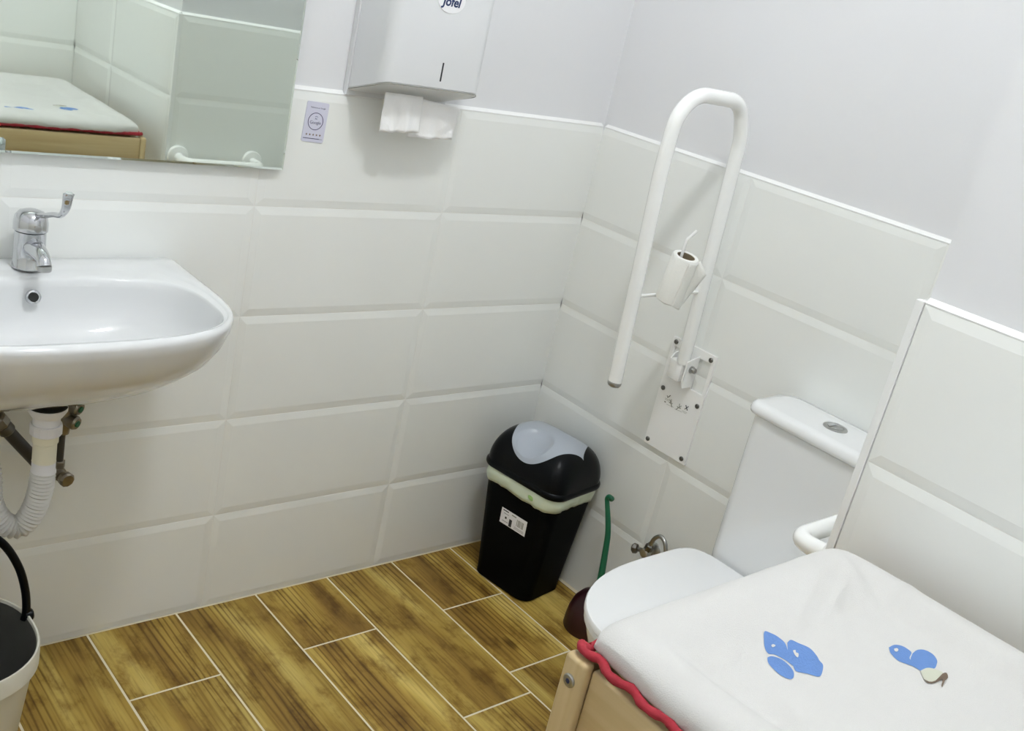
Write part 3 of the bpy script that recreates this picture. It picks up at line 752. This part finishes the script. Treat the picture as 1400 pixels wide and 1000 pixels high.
def slab(z0, z1, xb, xf, b, e=.005, top=True):
    return loft([dring(xb-e, xf+e, b-e, z0), dring(xb, xf, b, z0+e*.8), dring(xb, xf, b, z1-e), dring(xb-e*.4, xf+e*.4, b-e*.4, z1-e*.3), dring(xb-e*1.6, xf+e*1.6, b-e*1.6, z1)])
obj('seat_ring', slab(.4180, .4310, -.178, -.648, .190, .003), 'seat', t, True, auto=45)
obj('seat_lid', slab(.4325, .4510, -.172, -.652, .193, .005), 'seat', t, True, auto=45)
for s in (-1, 1): obj('hinge', bx(-.172, -.165, TY+s*.075-.018, TY+s*.075+.018, .419, .443, bev=.003), 'chrome', t)
def cring(hx, hy, r, z, cx=-.088): return rrect(hx, hy, r, 8, cx, TY, z)
obj('cistern', loft([cring(.066, .148, .03, .4195), cring(.0745, .158, .034, .428), cring(.075, .160, .034, .45), cring(.0765, .162, .034, .797), cring(.074, .160, .034, .7995)]), 'ceramic', t, True, auto=40)
cl = obj('cistern_lid', loft([cring(.078, .168, .036, .8005, -.090), cring(.084, .175, .040, .8035, -.090), cring(.0855, .1765, .041, .810, -.090), cring(.0835, .1745, .040, .8205, -.090), cring(.077, .168, .036, .8265, -.090), cring(.060, .150, .03, .8285, -.090)]), 'ceramic', t, True, auto=60)
fb = obj('flush_button', lathe([(.0265, .828), (.0265, .8302), (.0245, .8312), (.0185, .8310), (.0180, .8300)], (-.088, TY, 0), seg=32, cap1=True), 'steel', cl, True, auto=30)
obj('half_button', extrude_poly([Vector((-.088+.0165*math.cos(a), TY+.0165*math.sin(a), .8301)) for a in [math.radians(20+q*14) for q in range(11)]], (0, 0, .0018)), 'chrome', cl)
obj('half_button', extrude_poly([Vector((-.088+.0165*math.cos(a), TY-.0012+.0165*math.sin(a), .8301)) for a in [math.radians(180+q*18) for q in range(9)]], (0, 0, .0012)), 'steel', cl)

# supply valve of the toilet
vy, vz = -.535, .262
t = thing('cistern_valve', 'chrome angle valve with looped hose on the wall by the toilet', 'valve', (-.001, vy, vz), group=None)
obj('wall_rosette', lathe([(.024, 0), (.024, .002), (.018, .006), (.011, .007)], (-.001, vy, vz), (-1, 0, 0), 20), 'steel', t, True, auto=30)
obj('valve_body', lathe([(.010, .005), (.010, .022), (.0135, .023), (.0135, .040), (.010, .042)], (-.001, vy, vz), (-1, 0, 0), 12), 'steel', t, True, auto=30)
obj('knob', lathe([(.006, 0), (.006, .014), (.0125, .016), (.014, .026), (.010, .030)], (-.032, vy+.010, vz), (-.35, 1, -.2), 8), 'steel_dk', t, True, auto=25)
obj('nut', lathe([(.0115, 0), (.0115, .016), (.009, .018)], (-.032, vy-.004, vz+.010), (0, -.25, 1), 6), 'steel_dk', t)
obj('braided_hose', tube(smooth_path([(-.032, vy-.008, vz+.026), (-.034, vy-.016, vz+.052), (-.036, vy-.034, vz+.068), (-.038, vy-.054, vz+.060), (-.040, vy-.068, vz+.030), (-.044, vy-.080, vz-.02), (-.06, vy-.12, vz-.04), (-.075, vy-.20, vz+.02), (-.084, vy-.275, vz+.09), (-.086, vy-.285, .4185)], 8), .0058, 12), 'steel', t, True)

# fixed grab bar on the end of the boxing
gz = .818
t = thing('grab_bar', 'short white grab bar on the boxed wall end beside the toilet', 'grab bar', (-.47, BY, gz))
for x in (-.600, -.340): obj('flange', lathe([(.036, 0), (.036, .006), (.033, .010), (.020, .012), (.016, .013)], (x, BY+.0003, gz), (0, 1, 0), 28), 'rail', t, True, auto=30)
obj('bar', tube(fillet([(-.600, BY+.010, gz), (-.606, BY+.072, gz-.003), (-.334, BY+.072, gz-.003), (-.340, BY+.010, gz)], [.03, .03], 8), .0155, 18), 'rail', t, True)

# ------------------------------------------------------------------ changing table
TX0, TX1, TY0, TY1 = -1.244, -.690, -2.035, -1.304
ZP = .862
t = thing('changing_table', 'pale beech wood changing table beside the boxed wall', 'changing table', ((TX0+TX1)/2, (TY0+TY1)/2, 0))
PT, PWD = .018, .034
for px_, sx in ((TX0, 1), (TX1-PT, -1)):
    for py_ in (TY1-PWD, TY0):
        p = obj('post', bx(px_, px_+PT, py_, py_+PWD, 0, ZP, bev=.006, seg=3), 'beech_z', t, True, auto=50)
        for zz in (.832, .238):
            xx = px_ if sx == 1 else px_+PT
            b_ = obj('bolt', lathe([(.0085, 0), (.0085, .0015), (.007, .0028), (.0035, .003), (.003, .001)], (xx, py_+PWD*.52, zz), (-sx, 0, 0), 18), 'steel', p, True, auto=30)
            obj('bolt_socket', lathe([(.0034, .0031), (.003, .0033)], (xx, py_+PWD*.52, zz), (-sx, 0, 0), 6), 'ink_blue', p)
for yy in (TY1-.024, TY0+.004):
    obj('end_rail', bx(TX0+PT+.0003, TX1-PT-.0003, yy, yy+.0185, .776, .858, bev=.003), 'beech_x', t, True, auto=50)
    obj('lower_end_rail', bx(TX0+PT+.0003, TX1-PT-.0003, yy, yy+.0185, .205, .262, bev=.003), 'beech_x', t, True, auto=50)
for xx in (TX0+.012, TX1-.032):
    obj('side_rail', bx(xx, xx+.020, TY0+PWD+.0003, TY1-PWD-.0003, .768, .854, bev=.003), 'beech_y', t, True, auto=50)
    obj('lower_side_rail', bx(xx, xx+.020, TY0+PWD+.0003, TY1-PWD-.0003, .212, .255, bev=.003), 'beech_y', t, True, auto=50)
obj('top_board', bx(TX0+PT+.022, TX1-PT-.022, TY0+.033, TY1-.033, .805, .817), 'beech_y', t)
nsl = 6
for k in range(nsl):
    yy = TY0+.04+k*(TY1-TY0-.08-.085)/(nsl-1)
    obj('shelf_slat', bx(TX0+PT+.022, TX1-PT-.022, yy, yy+.085, .236, .247, bev=.002), 'beech_x', t)

# pad with terry cover
PX0, PX1, PY0, PY1 = TX0+.012, -.700, TY0+.004, TY1-.006
pcx, pcy, phx, phy = (PX0+PX1)/2, (PY0+PY1)/2, (PX1-PX0)/2, (PY1-PY0)/2
ZE = .879
FOLDS = [(-.80, -1.36, -1.04, -1.44, .0045, .013), (-.79, -1.385, -.98, -1.45, .004, .011), (-1.01, -1.33, -1.10, -1.375, .003, .014), (-.95, -1.505, -1.045, -1.555, .003, .012), (-1.09, -1.475, -1.13, -1.56, .0025, .014), (-.76, -1.35, -.82, -1.46, .0035, .012), (-1.17, -1.36, -1.12, -1.60, -.004, .02), (-.74, -1.62, -.84, -1.70, .004, .014), (-.80, -1.44, -.70, -1.44, .004, .012)]
def pad_z(x, y):
    u_ = (x-pcx)/phx; v_ = (y-pcy)/phy
    e = max(abs(u_), abs(v_)); e2 = (abs(u_)**16+abs(v_)**16)**(1/16)
    zz = ZE+.010*max(0, 1-e2**14)**.5
    rim = max(0, min(1, (e2-.62)/.24)); rim = rim*rim*(3-2*rim); zz += .019*rim*max(0, 1-e2**16)**.5
    # cloth wrinkles radiating from the far right corner and along the near edge
    w_ = noise.fractal(Vector((x*5.5+3, y*7, .3)), 1.0, 2.0, 3)
    zz += .0035*w_*max(0, 1-e2**8)
    for (ax0, ay0, ax1, ay1, am, wd_) in FOLDS:
        dx_, dy_ = ax1-ax0, ay1-ay0; L2 = dx_*dx_+dy_*dy_
        s_ = max(0, min(1, ((x-ax0)*dx_+(y-ay0)*dy_)/L2)); px_ = x-(ax0+dx_*s_); py_ = y-(ay0+dy_*s_)
        zz += 1.7*am*math.sin(PI*min(1, .12+s_*.88))*math.exp(-(px_*px_+py_*py_)/(wd_*wd_))*max(0, 1-e2**10)
    d = (x-y*.9); zz += .0010*math.sin(d*70+4*noise.noise(Vector((x*6, y*6, 2))))*math.exp(-((x+.86)/.16)**2-((y+1.40)/.09)**2)
    return zz
bm = bmesh.new(); NXp, NYp = 88, 112; g = []
def edge_par(n): return [math.copysign(1-(1-abs(q))**1.35, q) for q in [-1+2*i/n for i in range(n+1)]]
for u_ in edge_par(NXp):
    row = []
    for v_ in edge_par(NYp):
        # rounded-corner square mapping
        k_ = 1-.044*(abs(u_)*abs(v_))**6
        x = pcx+phx*u_*k_; y = pcy+phy*v_*k_
        wob = .003*noise.noise(Vector((x*14, y*14, 5)))*max(abs(u_), abs(v_))**6
        x += wob*math.copysign(1, u_); y += wob*math.copysign(1, v_)
        row.append(bm.verts.new((x, y, pad_z(x, y))))
    g.append(row)
for i in range(NXp):
    for j in range(NYp): bm.faces.new((g[i][j], g[i+1][j], g[i+1][j+1], g[i][j+1]))
# skirt tucked under
bd = [g[i][0] for i in range(NXp)]+[g[NXp][j] for j in range(NYp)]+[g[i][NYp] for i in range(NXp, 0, -1)]+[g[0][j] for j in range(NYp, 0, -1)]
def off(v, s, z): return bm.verts.new((pcx+(v.co.x-pcx)*s, pcy+(v.co.y-pcy)*s, z))
r1 = [off(v, 1.002, .874) for v in bd]; r2_ = [off(v, .985, .8675) for v in bd]
for A, B in ((bd, r1), (r1, r2_)):
    for i in range(len(A)):
        j = (i+1) % len(A); bm.faces.new((A[i], A[j], B[j], B[i]))
bm.faces.new(r2_)
pt_ = thing('changing_pad', 'off-white terry changing pad with blue print on the wooden table', 'changing pad', (pcx, pcy, .8665))
obj('terry_cover', bm, 'terry', pt_, True)
# red piping along the hem, wavy
pp = []
per = [(PX0, PY1, 0, -1, PY1-PY0), (PX0, PY0, 1, 0, PX1-PX0), (PX1, PY0, 0, 1, PY1-PY0), (PX1, PY1, -1, 0, PX1-PX0)]
for (x, y, dx_, dy_, ln) in per:
    n = int(ln/.006)
    for k in range(n):
        s = k/n; q = s*ln
        xx, yy = x+dx_*q, y+dy_*q
        amp = .0065*math.exp(-q/.18) if (dy_ == -1) else .0015
        w_ = amp*math.sin(q*2*PI/.052+.6)
        base_o = .003 if dy_ == -1 else -.006
        if dy_ == -1: ox, oy = -1, 0
        elif dx_ == 1: ox, oy = 0, -1
        elif dy_ == 1: ox, oy = 1, 0
        else: ox, oy = 0, 1
        # cut the corners round
        cq = min(q, ln-q); inn = .012*max(0, 1-cq/.035)**2
        pp.append(Vector((xx+ox*(base_o+w_-inn), yy+oy*(base_o+w_-inn), .8690+.0008*math.sin(q*40)+.002*abs(w_)/.006)))
pp.append(pp[0].copy())
obj('red_piping', tube(pp, .0056, 10, rr=[.0054+.0006*math.sin(k*1.9) for k in range(len(pp))], caps=False), 'piping', pt_, True)
# prints: outlines laid on the cloth
def patch(pts, name, m_, lift=.0006, par=None, n=4):
    P = smooth_path([(a, b, 0) for a, b in pts]+[(*pts[0], 0)], n)[:-1]
    bm = bmesh.new()
    f = bm.faces.new([bm.verts.new((p.x, p.y, 0)) for p in P])
    bmesh.ops.triangulate(bm, faces=[f])
    bmesh.ops.subdivide_edges(bm, edges=[e for e in bm.edges if e.calc_length() > .012], cuts=2, use_grid_fill=False)
    bmesh.ops.triangulate(bm, faces=bm.faces[:])
    for v in bm.verts: v.co.z = pad_z(v.co.x, v.co.y)+lift
    o = obj(name, bm, m_, par or pt_, True)
    if o.data.polygons and o.data.polygons[0].normal.z < 0: o.data.flip_normals()
    return o
motif = [
 [(-1.025, -1.414), (-1.019, -1.412), (-1.013, -1.42), (-1.011, -1.429), (-1.011, -1.437), (-1.019, -1.448), (-1.027, -1.459), (-1.035, -1.467), (-1.035, -1.456), (-1.039, -1.443), (-1.046, -1.438), (-1.041, -1.428)],
 [(-1.007, -1.437), (-0.998, -1.436), (-0.991, -1.444), (-0.985, -1.455), (-0.988, -1.467), (-0.993, -1.475), (-0.997, -1.483), (-1.014, -1.492), (-1.022, -1.492), (-1.03, -1.483), (-1.039, -1.476), (-1.039, -1.471), (-1.028, -1.459), (-1.022, -1.45)],
 [(-1.053, -1.442), (-1.045, -1.443), (-1.039, -1.451), (-1.039, -1.462), (-1.044, -1.473), (-1.054, -1.48), (-1.062, -1.479), (-1.066, -1.47), (-1.064, -1.457), (-1.06, -1.448)],
 [(-0.876, -1.501), (-0.861, -1.501), (-0.852, -1.507), (-0.851, -1.516), (-0.854, -1.521), (-0.868, -1.526), (-0.871, -1.535), (-0.878, -1.547), (-0.88, -1.537), (-0.885, -1.529), (-0.889, -1.521), (-0.885, -1.509)],
 [(-0.853, -1.522), (-0.84, -1.521), (-0.83, -1.525), (-0.827, -1.535), (-0.834, -1.545), (-0.844, -1.55), (-0.856, -1.553), (-0.865, -1.548), (-0.878, -1.548), (-0.874, -1.537), (-0.869, -1.528)]]
mo = [patch(p, 'blue_motif', 'print_blue') for p in motif]
patch([(-0.879, -1.547), (-0.865, -1.548), (-0.857, -1.554), (-0.854, -1.564), (-0.87, -1.568), (-0.886, -1.566), (-0.892, -1.56), (-0.887, -1.553)], 'grey_motif', 'print_grey', .0012)
patch([(-0.892, -1.557), (-0.891, -1.564), (-0.88, -1.567), (-0.857, -1.564), (-0.85, -1.566), (-0.858, -1.572), (-0.868, -1.573), (-0.884, -1.578), (-0.883, -1.576), (-0.869, -1.57), (-0.885, -1.569), (-0.895, -1.565)], 'brown_motif', 'print_brown', .0014, n=2)
patch([(-1.032, -1.431), (-1.028, -1.431), (-1.027, -1.434), (-1.033, -1.434)], 'white_dot', 'print_white', .0014, mo[0])
patch([(-1.012, -1.449), (-1.008, -1.45), (-1.011, -1.453), (-1.01, -1.456), (-1.017, -1.46), (-1.017, -1.456)], 'white_dot', 'print_white', .0014, mo[1])
patch([(-0.872, -1.506), (-0.866, -1.507), (-0.868, -1.51), (-0.874, -1.511), (-0.876, -1.509)], 'white_dot', 'print_white', .0014, mo[3])
